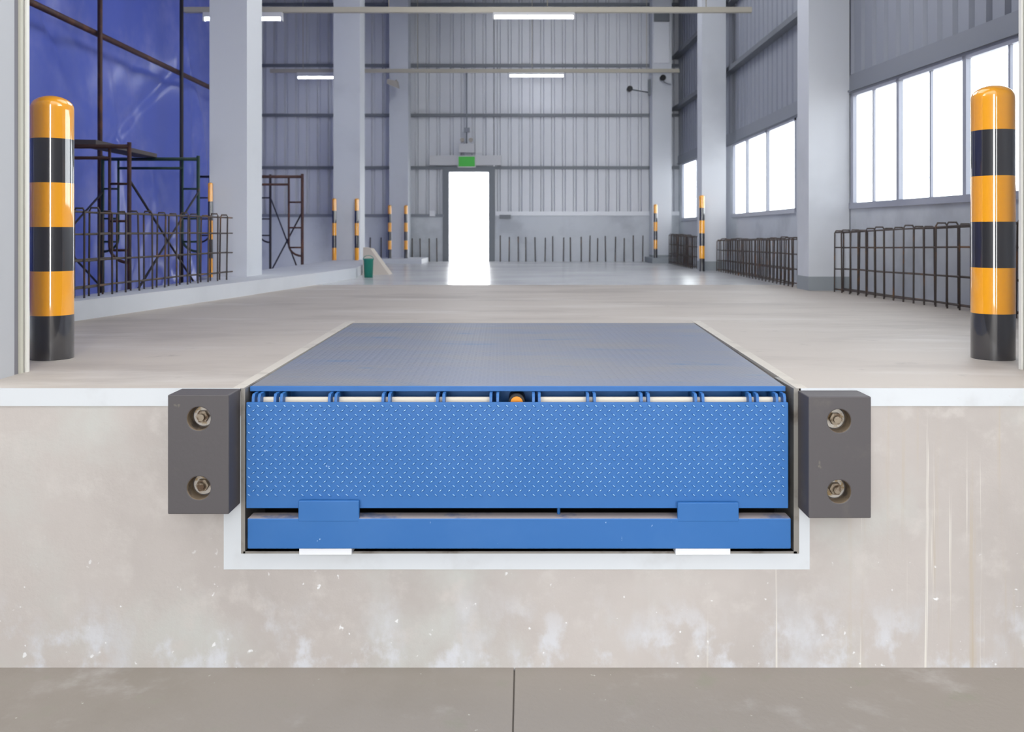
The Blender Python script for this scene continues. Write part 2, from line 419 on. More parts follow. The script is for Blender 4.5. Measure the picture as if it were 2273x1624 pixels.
# roof with openings added to let sky light into the hall
xs = [-7, -1.6, 1.9, 4.2]; ys = [.1, 1.6, 4.6, 5.6, 8.6, 9.2, 11.2, 15.3]
for i in range(len(xs)-1):
    for j in range(len(ys)-1):
        if i == 1 and j in (1, 3, 5): continue
        b.box(xs[i], xs[i+1], ys[j], ys[j+1], RZ, RZ+.08)
struct(b.build('ceiling', 'roof'), 'sheet roof with openings added to light the hall')

# columns ------------------------------------------------------------------
def column(x0, x1, y0, y1, z0, lab, band=.14, top=RZ, plinth=True):
    b = MB(); b.box(x0, x1, y0, y1, z0, top)
    o = struct(b.build('column', 'column'), lab)
    if plinth:
        b = MB(); b.box(x0-.004, x1+.004, y0-.004, y1+.004, z0, z0+band); b.build('plinth_band', 'plinth', o)
    return o
column(XX(465, 9.1), XX(548, 9.1), YY(9.1), YY(9.62), KH, 'white column on the kerb, nearest on the left side', plinth=False)
column(XX(740, 14.9), XX(799, 14.9), YY(14.9), YY(15.35), KH, 'white column on the kerb end, second on the left side', plinth=False)
column(XX(864, 17.6), XX(906, 17.6), YY(17.6), YY(18.0), 0, 'grey column against the far wall, left of the doorway', plinth=False)
column(2.833, 3.238, YY(8.9), YY(9.27), 0, 'white column at the right wall between the two larger windows')
column(2.719, 3.09, YY(13.7), YY(14.06), 0, 'white column at the right wall between the middle and far windows')
cf = column(XX(1448, 17.6), XX(1491, 17.6), YY(17.6), YY(17.98), 0, 'grey column in the far right corner')
b = MB(); x0, x1 = XX(1452, 17.55), XX(1486, 17.55); y = YY(17.6)
b.box(x0, x1, y-.03, y, ZZ(140, 17.6), ZZ(50, 17.6)); b.build('splice_plate', 'sill', cf)
b = MB(); b.box(x0+.0, x1-.0, y-.06, y, ZZ(48, 17.6), ZZ(26, 17.6)); b.build('bracket', 'girt', cf)
b = MB(); b.box(XX(863, 17.2)-.1, XX(938, 16.9), YY(16.75), YY(17.95), 0, .09); struct(b.build('plinth', 'column'), 'low white plinth block under the far left column')
b = MB(); b.box(2.42, 2.95, YY(16.9), YY(17.99), 0, .10); struct(b.build('plinth', 'plinth'), 'low grey plinth block under the far right column')

# ================================================================== DOCK LEVELER
lev = empty('dock_leveler', (0, .05, PZ), 'blue steel dock leveler with hanging tread-plate lip, set in the dock pit', 'dock leveler')
DXL, DXR, DFY, DRY = -1.029, .976, .05, 2.40
DRL, DRR = XX(785, 5.70), XX(1540, 5.70)
def loz(b, c, ax, ay, nz, ang, l, w, h, mi_top=None):
    ca, sa = math.cos(ang), math.sin(ang)
    u = ax*ca + ay*sa; v = ay*ca - ax*sa
    base = [c-u*l, c-v*w, c+u*l, c+v*w]
    top = [c-u*l*.5+nz*h, c-v*w*.35+nz*h, c+u*l*.5+nz*h, c+v*w*.35+nz*h]
    B = [b.bm.verts.new(p) for p in base]; T = [b.bm.verts.new(p) for p in top]
    for i in range(4): b.face([B[i], B[(i+1) % 4], T[(i+1) % 4], T[i]])
    f = b.face(T)
    if mi_top is not None and f: f.material_index = mi_top
# deck plate
b = MB()
b.hexa([(DXL, DFY, -.017), (DXR, DFY, -.017), (DRR, DRY, -.017), (DRL, DRY, -.017), (DXL, DFY, 0), (DXR, DFY, 0), (DRR, DRY, 0), (DRL, DRY, 0)])
r = 0; y = DFY+.05
while y < DRY-.03:
    f = (y-DFY)/(DRY-DFY); xa = DXL+(DRL-DXL)*f+.03; xb = DXR+(DRR-DXR)*f-.03
    x = xa + (.0165 if r % 2 else 0)
    while x < xb:
        loz(b, Vector((x, y, 0)), Vector((1, 0, 0)), Vector((0, 1, 0)), Vector((0, 0, 1)), math.radians(45 if r % 2 else -45), .011, .0036, .0006)
        x += .033
    y += .0165; r += 1
b.build('deck_plate', 'blue_deck', lev, recalc=False)
b = MB(); b.box(DXL, DXR, DFY-.012, DFY, -.0175, .0015); b.bevel(.002); b.build('front_bar', 'blue', lev)
b = MB(); b.box(DXL+.01, DXR-.01, DFY+.085, DFY+.10, -.30, -.018); b.build('header_beam', 'blue', lev)
# lip
LY = -.03; LXL, LXR = XX(546, CD+LY), XX(1750, CD+LY)
LZ1, LZ0 = ZZ(893, CD+LY), ZZ(1128, CD+LY)
b = MB(); b.box(LXL, LXR, LY, LY+.014, LZ0, LZ1); b.bevel(.003)
r = 0; z = LZ1-.012
while z > LZ0+.046:
    x = LXL + .012 + (.0163 if r % 2 else 0)
    while x < LXR-.008:
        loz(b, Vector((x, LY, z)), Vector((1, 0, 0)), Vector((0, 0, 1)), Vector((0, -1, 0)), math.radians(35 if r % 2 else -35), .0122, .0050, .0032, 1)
        x += .0326
    z -= .0163; r += 1
lip = b.build('lip_plate', ['blue', 'blue_highlight'], lev, recalc=False)
# lip hinge: lugs in pairs, cream strip between
for (a, c) in ((569, 578), (617, 627), (737, 747), (855, 865), (975, 985), (1093, 1104), (1187, 1196), (1307, 1318), (1425, 1437), (1545, 1557), (1665, 1677), (1724, 1737)):
    for q, p in enumerate((a-3, c+1)):
        x = XX(p, 3.31); b = MB(); w = .005
        pr = [(.10, -.019), (-.002, -.019), (-.012, -.03), (-.016, -.06), (.06, -.085), (.10, -.085)]
        vs0 = [b.bm.verts.new((x-w, yy, zz)) for yy, zz in pr]; vs1 = [b.bm.verts.new((x+w, yy, zz)) for yy, zz in pr]
        b.face(vs0); b.face(vs1[::-1])
        for i in range(len(pr)): b.face([vs0[i], vs0[(i+1) % 6], vs1[(i+1) % 6], vs1[i]])
        b.build('hinge_lug', 'blue', lev)
b = MB(); b.box(DXL+.02, XX(1093, 3.34), .025, .04, -.075, -.0375); b.build('hinge_strip', 'cream', lev)['label'] = 'cream strip behind the left half of the lip'
b = MB(); b.box(XX(1197, 3.34), DXR-.02, .025, .04, -.075, -.0375); b.build('hinge_strip', 'cream', lev)['label'] = 'cream strip behind the right half of the lip'
b = MB(); b.tube([(XX(1147, 3.34), .02, -.056), (XX(1147, 3.34), .134, -.056)], .031, 28); ram = b.build('ram_end', 'black_plain', lev)
b = MB(); b.tube([(XX(1147, 3.34), .014, -.056), (XX(1147, 3.34), .03, -.056)], .023, 28); b.build('ram_cap', 'orange_plain', ram)['label'] = 'orange round cap'
# lower frame
BY = -.05; BD = CD+BY
BXL, BXR, BZ1, BZ0 = XX(549, BD), XX(1756, BD), ZZ(1150, BD), ZZ(1218, BD)
b = MB(); b.box(BXL, BXR, BY, .02, BZ0, BZ1); b.bevel(.004)
bm = b.bm
bmesh.ops.recalc_face_normals(bm, faces=list(bm.faces))
for f in bm.faces:
    if f.normal.z > .8: f.material_index = 1
b.build('base_beam', ['blue', 'beam_dust'], lev)
for (a, c, t) in ((662, 797, 1111), (1504, 1640, 1115)):
    b = MB(); b.box(XX(a, BD), XX(c, BD), BY-.001, BY+.014, BZ1-.012, ZZ(t, BD)); b.bevel(.003)
    b.box(XX(a, BD)+.01, XX(c, BD)-.01, BY+.01, .02, BZ1-.012, BZ1+.012)
    b.build('lip_keeper', 'blue', lev)
for (a, c) in ((663, 780), (1500, 1622)):
    b = MB(); b.box(XX(a, BD), XX(c, BD), BY+.005, .10, PZ+.0005, BZ0); b.bevel(.002)
    b.build('packing_block', 'sill', lev)['label'] = 'white packing block under the beam'
x = XX(1240, 3.3); b = MB(); b.tube([(x, .0, BZ1-.01), (x, .0, LZ0+.02)], .006, 10); b.build('stop_pin', 'blue', lev)
for xx in (-.62, .58):
    b = MB(); b.box(xx-.03, xx+.03, .1, 1.6, -.2, -.11); b.build('under_beam', 'blue', lev)
# legs that carry the rear of the deck frame
for xx in (-.95, .9):
    b = MB(); b.box(xx-.04, xx+.04, 2.2, 2.38, PZ+.001, -.018); b.build('rear_post', 'blue', lev)

# ================================================================== BUMPERS
def bumper(x0, x1, z0, z1, y0, holes, lab):
    e = empty('dock_bumper', ((x0+x1)/2, 0, z0), lab, 'dock bumper', 'rubber bumpers beside the leveler')
    b = MB(); bm = b.bm; n = 40; R = .0415
    zs = [z0, (z0+z1)/2, z1]
    def V(p): return bm.verts.new(p)
    # outer shell except front
    c = [(x0, z0), (x1, z0), (x1, z1), (x0, z1)]
    ba = [V((p[0], -.001, p[1])) for p in c]
    mids = [V((x0, y0, zs[1])), V((x1, y0, zs[1]))]
    fr = [V((p[0], y0, p[1])) for p in c]
    b.face(ba)
    b.face([fr[0], ba[0], ba[1], fr[1]]); b.face([fr[2], ba[2], ba[3], fr[3]])
    b.face([fr[1], ba[1], ba[2], fr[2], mids[1]]); b.face([fr[3], ba[3], ba[0], fr[0], mids[0]])
    for h, (hx, hz) in enumerate(holes):
        za, zb = (zs[0], zs[1]) if hz < zs[1] else (zs[1], zs[2])
        corners = ([fr[0], fr[1], mids[1], mids[0]] if hz < zs[1] else [mids[0], mids[1], fr[2], fr[3]])
        ring = [V((hx+R*math.cos(k*math.tau/n), y0, hz+R*math.sin(k*math.tau/n))) for k in range(n)]
        deep = [V((hx+R*math.cos(k*math.tau/n), -.072, hz+R*math.sin(k*math.tau/n))) for k in range(n)]
        # fan from each corner over its quadrant
        ang = [math.atan2(cv.co.z-hz, cv.co.x-hx) % math.tau for cv in corners]
        ks = [round(a/math.tau*n) % n for a in ang]
        for q in range(4):
            k0, k1 = ks[q], ks[(q+1) % 4]
            steps = (k1-k0) % n
            half = steps//2
            for s_ in range(steps):
                a_, b_ = ring[(k0+s_) % n], ring[(k0+s_+1) % n]
                cv = corners[q] if s_ < half else corners[(q+1) % 4]
                b.face([cv, b_, a_])
            b.face([corners[q], corners[(q+1) % 4], ring[(k0+half) % n]])
        for k in range(n):
            f = b.face([ring[k], ring[(k+1) % n], deep[(k+1) % n], deep[k]])
            if f: f.material_index = 1
        b.face(deep)
    bmesh.ops.recalc_face_normals(bm, faces=list(bm.faces))
    o = b.build('rubber_block', ['rubber', 'hole_dust'], e)
    md = o.modifiers.new('edge', 'BEVEL'); md.width = .004; md.segments = 2; md.limit_method = 'ANGLE'; md.angle_limit = math.radians(50)
    for (hx, hz) in holes:
        b = MB(); b.tube([(hx, -.073, hz), (hx, -.078, hz)], .036, 32); ws = b.build('washer', 'washer', e)
        b = MB(); b.tube([(hx, -.078, hz), (hx, -.098, hz)], .023, 6); b.build('bolt_nut', 'bolt_steel', ws)
        b = MB(); b.tube([(hx, -.09, hz), (hx, -.114, hz)], .0125, 16); b.build('bolt_stud', 'bolt_steel', ws)
    return e
d = CD-.13
bumper(XX(372, d), XX(508, d), ZZ(1141, d), ZZ(876, d), -.13, [(XX(441, d), ZZ(1083, d)), (XX(441, d), ZZ(929, d))], 'dark rubber dock bumper with two bolt holes, left of the blue leveler')
bumper(XX(1795, d), XX(1934, d), ZZ(1150, d), ZZ(880, d), -.13, [(XX(1863, d), ZZ(1091, d)), (XX(1863, d), ZZ(934, d))], 'dark rubber dock bumper with two bolt holes, right of the blue leveler')

# ================================================================== BOLLARDS
def bollard(loc, h, nb, r, lab, group):
    e = empty('bollard', loc, lab, 'bollard', group)
    dome = r*.62; band = h/nb
    prof = []
    for i in range(nb):           # from the ground up; top band orange
        m = 0 if (nb-1-i) % 2 == 0 else 1
        z0 = i*band; z1 = (i+1)*band if i < nb-1 else h-dome-.012
        prof += [(r, z0, m)] + ([(r, z1, m)] if i == nb-1 else [])
    b = MB(); b.lathe(loc, prof, 64, caps=False); b.build('post', ['orange', 'black'], e)
    b = MB(); pr = [(r, h-dome-.012), (r, h-dome)]
    for k in range(1, 9):
        a = k/8*math.pi/2; pr.append((r*math.cos(a) if k < 8 else 0, h-dome+dome*math.sin(a)))
    b.lathe(loc, pr, 48, caps=False); b.build('cap', 'orange', e)
    return e
gB = 'orange and black bollards at the dock opening'; gC = 'striped bollards guarding the columns'
bollard((XX(116, 4.1), YY(4.1), 0), 1.205, 6, .091, 'large orange and black bollard in front of the blue tarpaulin', gB)
bollard((XX(2204, 4.1), YY(4.1), 0), 1.252, 6, .093, 'large orange and black bollard in front of the near window', gB)
bollard((XX(467, 8.97), YY(8.97), KH), ZZ(405, 8.97)-KH, 5, .024, 'thin striped bollard at the left edge of the nearest kerb column', gC)
bollard((XX(742, 14.6), YY(14.6), KH), ZZ(440, 14.6)-KH, 5, .036, 'striped bollard at the left edge of the second kerb column', gC)
bollard((XX(792, 14.6), YY(14.6), KH), ZZ(440, 14.6)-KH, 5, .036, 'striped bollard at the right edge of the second kerb column', gC)
bollard((XX(865, 17.1), YY(17.1), .09), ZZ(455, 17.1)-.09, 6, .036, 'striped bollard at the left edge of the far left column', gC)
bollard((XX(901, 17.1), YY(17.1), .09), ZZ(455, 17.1)-.09, 6, .036, 'striped bollard at the right edge of the far left column', gC)
bollard((XX(1455, 17.1), YY(17.1), .10), ZZ(453, 17.1)-.10, 6, .036, 'striped bollard in front of the far right corner column', gC)
bollard((XX(1558, 13.45), YY(13.45), 0), ZZ(433, 13.45), 6, .042, 'striped bollard in front of the second column on the right wall', gC)

# ================================================================== REBAR
def cage(name, path, z0, tops, levels, step, lab, r=.0075, u=.07, hook=True):
    """starter-bar cage: hairpins along path [(x,y)...], tied to horizontal bars"""
    pts = [Vector((p[0], p[1], 0)) for p in path]
    ln = [0]
    for i in range(1, len(pts)): ln.append(ln[-1]+(pts[i]-pts[i-1]).length)
    def at(s):
        for i in range(1, len(pts)):
            if s <= ln[i]+1e-6:
                f = (s-ln[i-1])/(ln[i]-ln[i-1]); p = pts[i-1].lerp(pts[i], f); t = (pts[i]-pts[i-1]).normalized()
                return p, Vector((-t.y, t.x, 0)), s/ln[-1]
    e = empty(name, (pts[0].x, pts[0].y, z0), lab, 'rebar cage', 'rusty rebar cages along the dock edges')
    s = .0; k = 0
    while s <= ln[-1]:
        p, n, f = at(s); zt = tops[0]+(tops[1]-tops[0])*f + random.uniform(-.012, .012)
        jit = random.uniform(-.012, .012)
        a = p + n*u/2; c = p - n*u/2; lean = Vector((random.uniform(-.01, .01), random.uniform(-.01, .01), 0))
        b = MB()
        b.tube([(a.x, a.y, z0-.04), (a.x+lean.x, a.y+lean.y, zt-.02), (a.x*.85+c.x*.15+lean.x, a.y*.85+c.y*.15+lean.y, zt), (a.x*.15+c.x*.85+lean.x, a.y*.15+c.y*.85+lean.y, zt), (c.x+lean.x, c.y+lean.y, zt-.02), (c.x, c.y, z0-.04)], r, 6)
        b.build('hairpin_bar', 'rebar', e); s += step; k += 1
    for lv in levels:
        for side in (-1, 1):
            b = MB(); q = []
            m = max(2, int(ln[-1]/.4))
            for i in range(m+1):
                p, n, f = at(min(ln[-1], ln[-1]*i/m)); zt = tops[0]+(tops[1]-tops[0])*f
                w = p + n*side*(u/2 - r*1.6); q.append((w.x, w.y, z0 + (zt-z0)*lv + random.uniform(-.005, .005)))
            b.tube(q, r, 6); b.build('tie_bar', 'rebar', e)
    return e
cage('rebar_cage', [(-3.06, 2.0), (-3.04, 3.3), (-2.86, 5.35)], KH, (.74, .745), (.12, .42, .72, .97), .2, 'rusty rebar cage on the kerb before the blue tarpaulin')
cage('rebar_cage', [(3.07, YY(8.72)), (3.30, YY(6.5)), (3.42, YY(5.4))], 0, (.60, .68), (.05, .38, .72, .965), .16, 'rusty rebar cage below the near window, behind the right bollard', u=.09)
cage('rebar_cage', [(2.955, YY(13.5)), (2.93, YY(11.5)), (2.90, YY(9.5))], 0, (.48, .53), (.06, .35, .66, .96), .16, 'rebar cage below the middle window of the right wall', u=.10)
cage('rebar_cage', [(2.76, YY(16.75)), (2.74, YY(14.3))], 0, (.55, .53), (.06, .35, .66, .96), .16, 'rebar cage below the far window in the right corner', u=.10)
for v in (915, 933, 953, 970):
    b = MB(); d = 17.95; x = XX(v, d); y = YY(d)
    b.tube([(x, y, -.03), (x+random.uniform(-.01, .01), y, ZZ(527, d)+random.uniform(-.02, .02))], .011, 6)
    tag(b.build('starter_bar', 'rebar'), 'short upright rebar on the far wall left of the bright doorway', 'rebar', 'starter bars along the far wall')
for v in (605, 680, 757, 820, 900, 980, 1045, 1135, 1195, 1285, 1355, 1420, 1490, 1570, 1645, 1722, 1800):
    b = MB(); d = 17.95; x = XX(950+v/3.777, d); y = YY(d)
    b.tube([(x, y, -.03), (x+random.uniform(-.01, .01), y, ZZ(525, d)+random.uniform(-.03, .03))], .011, 6)
    tag(b.build('starter_bar', 'rebar'), 'short upright rebar on the far wall between doorway and corner column', 'rebar', 'starter bars along the far wall')
for v in (822, 846):
    b = MB(); d = 17.95; x = XX(v, d); y = YY(d)
    b.tube([(x, y, GZ-.03), (x, y, ZZ(527, d))], .011, 6)
    tag(b.build('starter_bar', 'rebar'), 'short upright rebar on the far wall seen between the two left columns', 'rebar', 'starter bars along the far wall')

# ================================================================== TARP AND SCAFFOLD
TX = -5.5
b = MB(); ny, nz = 180, 120
y0, y1, z0, z1 = .34, FY-.078, GZ-.0, 5.59
rnd = random.Random(3)
folds = []
for k in range(26):   # diagonal pull creases: line through (y,z), direction, width, amplitude
    cy, cz = rnd.uniform(y0+3, y1), rnd.uniform(-.8, 4.5); a = rnd.choice((rnd.uniform(.9, 1.3), rnd.uniform(1.7, 2.2), rnd.uniform(.3, .7)))
    folds.append((cy, cz, math.cos(a), math.sin(a), rnd.uniform(.06, .2), rnd.choice((-1, 1))*rnd.uniform(.06, .16), rnd.uniform(.7, 2.2)))
from mathutils import noise as mn
grid = []
for i in range(ny+1):
    row = []
    for j in range(nz+1):
        y = y0+(y1-y0)*i/ny; z = z0+(z1-z0)*j/nz; o = 0
        for cy, cz, ca, sa, w, am, ln_ in folds:
            dy, dz = y-cy, z-cz; t = dy*ca+dz*sa; q = -dy*sa+dz*ca
            o += am*math.exp(-(q/w)**2)*math.exp(-(t/ln_)**2)
        o += .10*mn.noise(Vector((y*.55, z*.55, 2))) + .035*mn.noise(Vector((y*1.9, z*1.3, 5)))
        if z < .6: o += .10*(.6-z)*mn.noise(Vector((y*3, z*2.2, 9)))
        row.append(b.bm.verts.new((TX-.16+o*.75, y, z)))
    grid.append(row)
for i in range(ny):
    for j in range(nz):
        f = b.face([grid[i][j], grid[i+1][j], grid[i+1][j+1], grid[i][j+1]])
        if f: f.smooth = True
tag(b.build('tarpaulin', 'tarp'), 'blue plastic tarpaulin hung as a wall behind the scaffold', 'tarpaulin')
PX = TX+.17
for (px, lab) in ((222, 'rusty upright steel post in front of the blue tarpaulin, nearer the large bollard'), (403, 'dark upright steel post in front of the blue tarpaulin, nearer the column')):
    d = -PX*F/(VX-px); b = MB(); b.tube([(PX, YY(d), GZ-.02), (PX, YY(d), RZ-.02)], .03, 10)
    tag(b.build('steel_post', 'rust_tube' if px < 300 else 'dark_tube'), lab, 'post', 'posts in front of the tarpaulin')
b = MB(); z = 3.12; b.tube([(PX-.075, YY(5.2), z), (PX-.075, YY(17.8), z-.06)], .038, 10)
tag(b.build('steel_rail', 'rust_tube'), 'long steel tube running up across the blue tarpaulin to the top left', 'rail')

def scaffold(name, lab, group, frames, braces, planks):
    e = empty(name, (frames[0]['p'][0].x, frames[0]['p'][0].y, GZ), lab, 'scaffold', group)
    for fr in frames:
        A, B = fr['p']; zt = fr['z']; m = fr['m']; t = (B-A).normalized(); r = .021
        f = None
        def pt(s, z): q = A + t*s; return (q.x, q.y, z)
        Ln = (B-A).length
        for s in (0, Ln):
            b = MB(); b.tube([pt(s, GZ), pt(s, zt+.04)], r, 8); b.build('leg', m, e)
        b = MB(); b.tube([pt(0, zt), pt(Ln, zt)], r, 8); b.build('top_bar', m, e)
        b = MB(); b.tube([pt(.18, zt-.11), pt(Ln-.18, zt-.11)], .016, 8); b.build('lower_bar', m, e)
        for sd in (0, 1):
            w = .19
            g = lambda s: s if sd == 0 else Ln-s
            b = MB(); zb = zt-1.08
            arc = [pt(g(w), zt-.001), pt(g(w), zb+.12)] + [pt(g(w*math.cos(k/6*math.pi/2)), zb+.12-.16*math.sin(k/6*math.pi/2)) for k in range(1, 7)]
            b.tube(arc, .015, 8); b.build('ladder_rail', m, e)
            for zz in (zt-.36, zt-.72, zt-1.0):
                b = MB(); b.tube([pt(g(0), zz), pt(g(w), zz)], .012, 8); b.build('rung', m, e)
    for (p, q, m) in braces:
        b = MB(); b.tube([p, q], .012, 8); b.build('cross_brace', m, e)
    for (p, q, w) in planks:
        p = Vector(p); q = Vector(q); t = (q-p).normalized(); n = Vector((t.y, -t.x, 0)).normalized()*w/2
        b = MB(); up = Vector((0, 0, .045))
        b.hexa([p-n, p+n, q+n, q-n, p-n+up, p+n+up, q+n+up, q-n+up]); b.build('deck_plank', 'plank', e)
    return e
def G(px, d): v = P(px, HY, d); v.z = 0; return v
dA, dB = 8.6, 10.8
A0, A1 = G(8, dA), G(287, dA); B0, B1 = G(228, dB), G(440, dB)
zA, zB = ZZ(325, dA), ZZ(353, dB)
def at(v, z): return (v.x, v.y, z)
scaffold('scaffold_tower', 'rusty and green frame scaffold before the blue tarpaulin', 'frame scaffolds in the side bay',
    [dict(p=(A0, A1), z=zA, m='rust_tube'), dict(p=(B0, B1), z=zB, m='green_tube')],
    [(at(A1, zA-.32), at(B1, -.1), 'dark_tube'), (at(A1, -.1), at(B1, zB-.4), 'dark_tube'), (at(A0, -.1), at(B0, zB-.4), 'dark_tube'), (at(A0, zA-.32), at(B0, -.1), 'dark_tube')],
    [(at(A0.lerp(A1, .62), zA+.022), at(B0.lerp(B1, .45), zB+.022), .26)])
dA, dB = 12.6, 15.2
A0, A1 = G(480, dA), G(671, dA); B0, B1 = G(441, dB), G(600, dB)
zA, zB = ZZ(392, dA), ZZ(392, dB)
scaffold('scaffold_tower', 'brown frame scaffold seen between the two white kerb columns', 'frame scaffolds in the side bay',
    [dict(p=(A0, A1), z=zA, m='rust_tube'), dict(p=(B0, B1), z=zB, m='dark_tube')],
    [(at(B1, zB-.35), at(A1, -.1), 'dark_tube'), (at(B1, -.1), at(A1, zA-.5), 'dark_tube')],
    [(at(A0.lerp(A1, .3), zA+.022), at(B0.lerp(B1, .5), zB+.022), .4)])

# ================================================================== SMALL THINGS
# teal bucket and beige board beside the second kerb column
d = 11.55; e = empty('bucket', (XX(818, d), YY(d), 0), 'small teal bucket on the floor beside the white kerb end', 'bucket')
b = MB(); r = .062
b.lathe((XX(818, d), YY(d), 0), [(r*.88, 0), (r, .22), (r*1.08, .225), (r*1.08, .245), (r*.96, .245), (r*.96, .235), (r*.8, .02), (0, .02)], 28); b.build('tub', 'teal', e)
b = MB(); c = (XX(818, d), YY(d)); b.tube([(c[0]+r*1.1*math.cos(a), c[1]-.01, .235+.05*math.sin(a)) for a in [k/10*math.pi for k in range(11)]], .004, 6); b.build('handle', 'teal', e)
d = 12.3; b = MB()
pts = [(XX(806, d), 0), (XX(864, d), 0), (XX(860, d), .035), (XX(822, d), ZZ(552, d)), (XX(806, d), ZZ(549, d))]
v0 = [b.bm.verts.new((x, YY(d), z)) for x, z in pts]; v1 = [b.bm.verts.new((x, YY(d)+.3, z)) for x, z in pts]
b.face(v0[::-1]); b.face(v1)
for i in range(5): b.face([v0[i], v0[(i+1) % 5], v1[(i+1) % 5], v1[i]])
tag(b.build('wedge_block', 'board'), 'beige sloping block on the floor behind the teal bucket', 'block')

# trunking and tube lights
TK = [(11.5, 22, 410, 1668), (17.0, 157, 600, 1508)]
tl = ['cream lighting trunking across the hall near the top edge', 'cream lighting trunking across the hall before the far wall']
for (d, py, a, c), lab in zip(TK, tl):
    b = MB(); z = ZZ(py, d); x0, x1 = XX(a, d), XX(c, d)
    e = empty('lighting_trunking', (x0, YY(d), z), lab, 'trunking', 'lighting trunkings')
    b.box(x0, x1, YY(d)-.035, YY(d)+.035, z-.035, z+.03); b.build('channel', 'trunk', e)
    for k in range(4):
        x = x0+(x1-x0)*(.08+.28*k); b = MB(); b.tube([(x, YY(d), z+.03), (x, YY(d), RZ)], .006, 6); b.build('hanger_rod', 'trunk', e)
for (d, a, c, py, ti, lab) in ((11.5, 1098, 1272, 38, 0, 'lit tube light under the near trunking, above the doorway'), (17.0, 1132, 1250, 168, 1, 'lit tube light under the far trunking, above the doorway'),
                          (11.5, 455, 624, 42, 0, 'lit tube light under the near trunking, partly behind the nearest column'), (17.0, 662, 740, 172, 1, 'lit tube light under the far trunking, between the left columns')):
    zt = ZZ(TK[ti][1], d)-.035; z = ZZ(py, d); x0, x1 = XX(a, d), XX(c, d)
    e = empty('ceiling_tube_light', ((x0+x1)/2, YY(d), zt), lab, 'tube light', 'tube lights under the trunking')
    b = MB(); b.box(x0-.02, x1+.02, YY(d)-.03, YY(d)+.03, z+.018, zt); b.build('housing', 'lamp_body', e)
    b = MB(); b.tube([(x0, YY(d), z), (x1, YY(d), z)], .021, 12); b.build('tube', 'lamp', e)
    for xx in (x0-.012, x1+.012):
        b = MB(); b.box(xx-.012, xx+.012, YY(d)-.028, YY(d)+.028, z-.028, z+.018); b.build('end_cap', 'lamp_body', e)
# exit sign and the fittings above it
d = FD-.19
e = empty('exit_sign', (XX(1036, d), YY(d), ZZ(370, d)), 'plain green exit sign box above the bright far doorway', 'exit sign')
b = MB(); b.box(XX(1016, d), XX(1056, d), YY(d)-.02, YY(d)+.03, ZZ(371, d), ZZ(346, d)); b.build('housing', 'sign_box', e)
b = MB(); b.box(XX(1018, d), XX(1054, d), YY(d)-.026, YY(d)-.02, ZZ(369.5, d), ZZ(347.5, d)); b.build('face', 'sign_green', e)
e = empty('emergency_wall_lamp', (XX(1035, d), YY(d), ZZ(338, d)), 'grey emergency light box with conduit above the green exit sign', 'emergency light')
yb = FY-.075
b = MB(); b.box(XX(1018, d), XX(1053, d), yb-.08, yb, ZZ(338, d), ZZ(318, d)); b.build('battery_box', 'sign_box', e)
for pxx in (1026, 1045):
    b = MB(); b.tube([(XX(pxx, d), yb-.06, ZZ(312, d)), (XX(pxx, d), yb-.11, ZZ(310, d))], [.03, .045], 14); b.build('lamp_head', 'flood', e)
b = MB(); b.box(XX(1029, d), XX(1042, d), yb-.04, yb, ZZ(292, d), ZZ(282, d)); b.build('junction_box', 'flash', e)
b = MB(); b.tube([(XX(1035, d), yb-.02, ZZ(318, d)), (XX(1035, d), yb-.02, ZZ(150, d))], .012, 8); b.build('conduit', 'flash', e)
# wall boxes
b = MB(); b.box(XX(955, FD), XX(967, FD), FY-.13, FY-.085, ZZ(480, FD), ZZ(468, FD)); tag(b.build('switch_box', 'sill'), 'small white wall box left of the bright doorway', 'wall box')
b = MB(); b.box(XX(1109, FD), XX(1134, FD), FY-.15, FY-.09, ZZ(485, FD), ZZ(477, FD)); tag(b.build('wall_bracket', 'girt'), 'small dark bracket on the sill right of the bright doorway', 'bracket')
# security cameras by the far right column
d = 17.3
e = empty('security_camera', (XX(1445, 17.6), YY(17.6), ZZ(198, d)), 'black camera on a thin arm left of the far right column', 'security camera', 'security cameras')
b = MB(); b.tube([(XX(1443, d), YY(17.62), ZZ(199, d)), (XX(1404, d), YY(d), ZZ(199, d))], .012, 8); b.build('arm', 'girt', e)
b = MB(); b.tube([(XX(1397, d), YY(d)+.05, ZZ(198, d)), (XX(1397, d), YY(d)-.10, ZZ(198, d)), (XX(1397, d), YY(d)-.11, ZZ(198, d))], [.05, .056, .045], 16); b.build('body', 'black_plain', e)
b = MB(); b.box(XX(1444, d)-.0, XX(1449, d), YY(17.56), YY(17.66), ZZ(206, d), ZZ(170, d)); b.build('mount', 'girt', e)
e = empty('security_camera', (XX(1472, d), YY(17.6), ZZ(171, d)), 'black camera mounted on the face of the far right column', 'security camera', 'security cameras')
b = MB(); b.tube([(XX(1472, d), YY(17.6), ZZ(171, d)), (XX(1472, d), YY(17.42), ZZ(171, d))], .025, 8); b.build('mount', 'girt', e)
b = MB(); b.tube([(XX(1472, d), YY(17.44), ZZ(171, d)), (XX(1472, d), YY(17.30), ZZ(172, d)), (XX(1472, d), YY(17.29), ZZ(172, d))], [.05, .058, .045], 16); b.build('body', 'black_plain', e)
b = MB(); b.tube([P(1472, 176, 17.55), P(1474, 182, 17.56), P(1482, 186, 17.57), P(1489, 187, 17.58)], .007, 6); b.build('cable', 'girt', e)
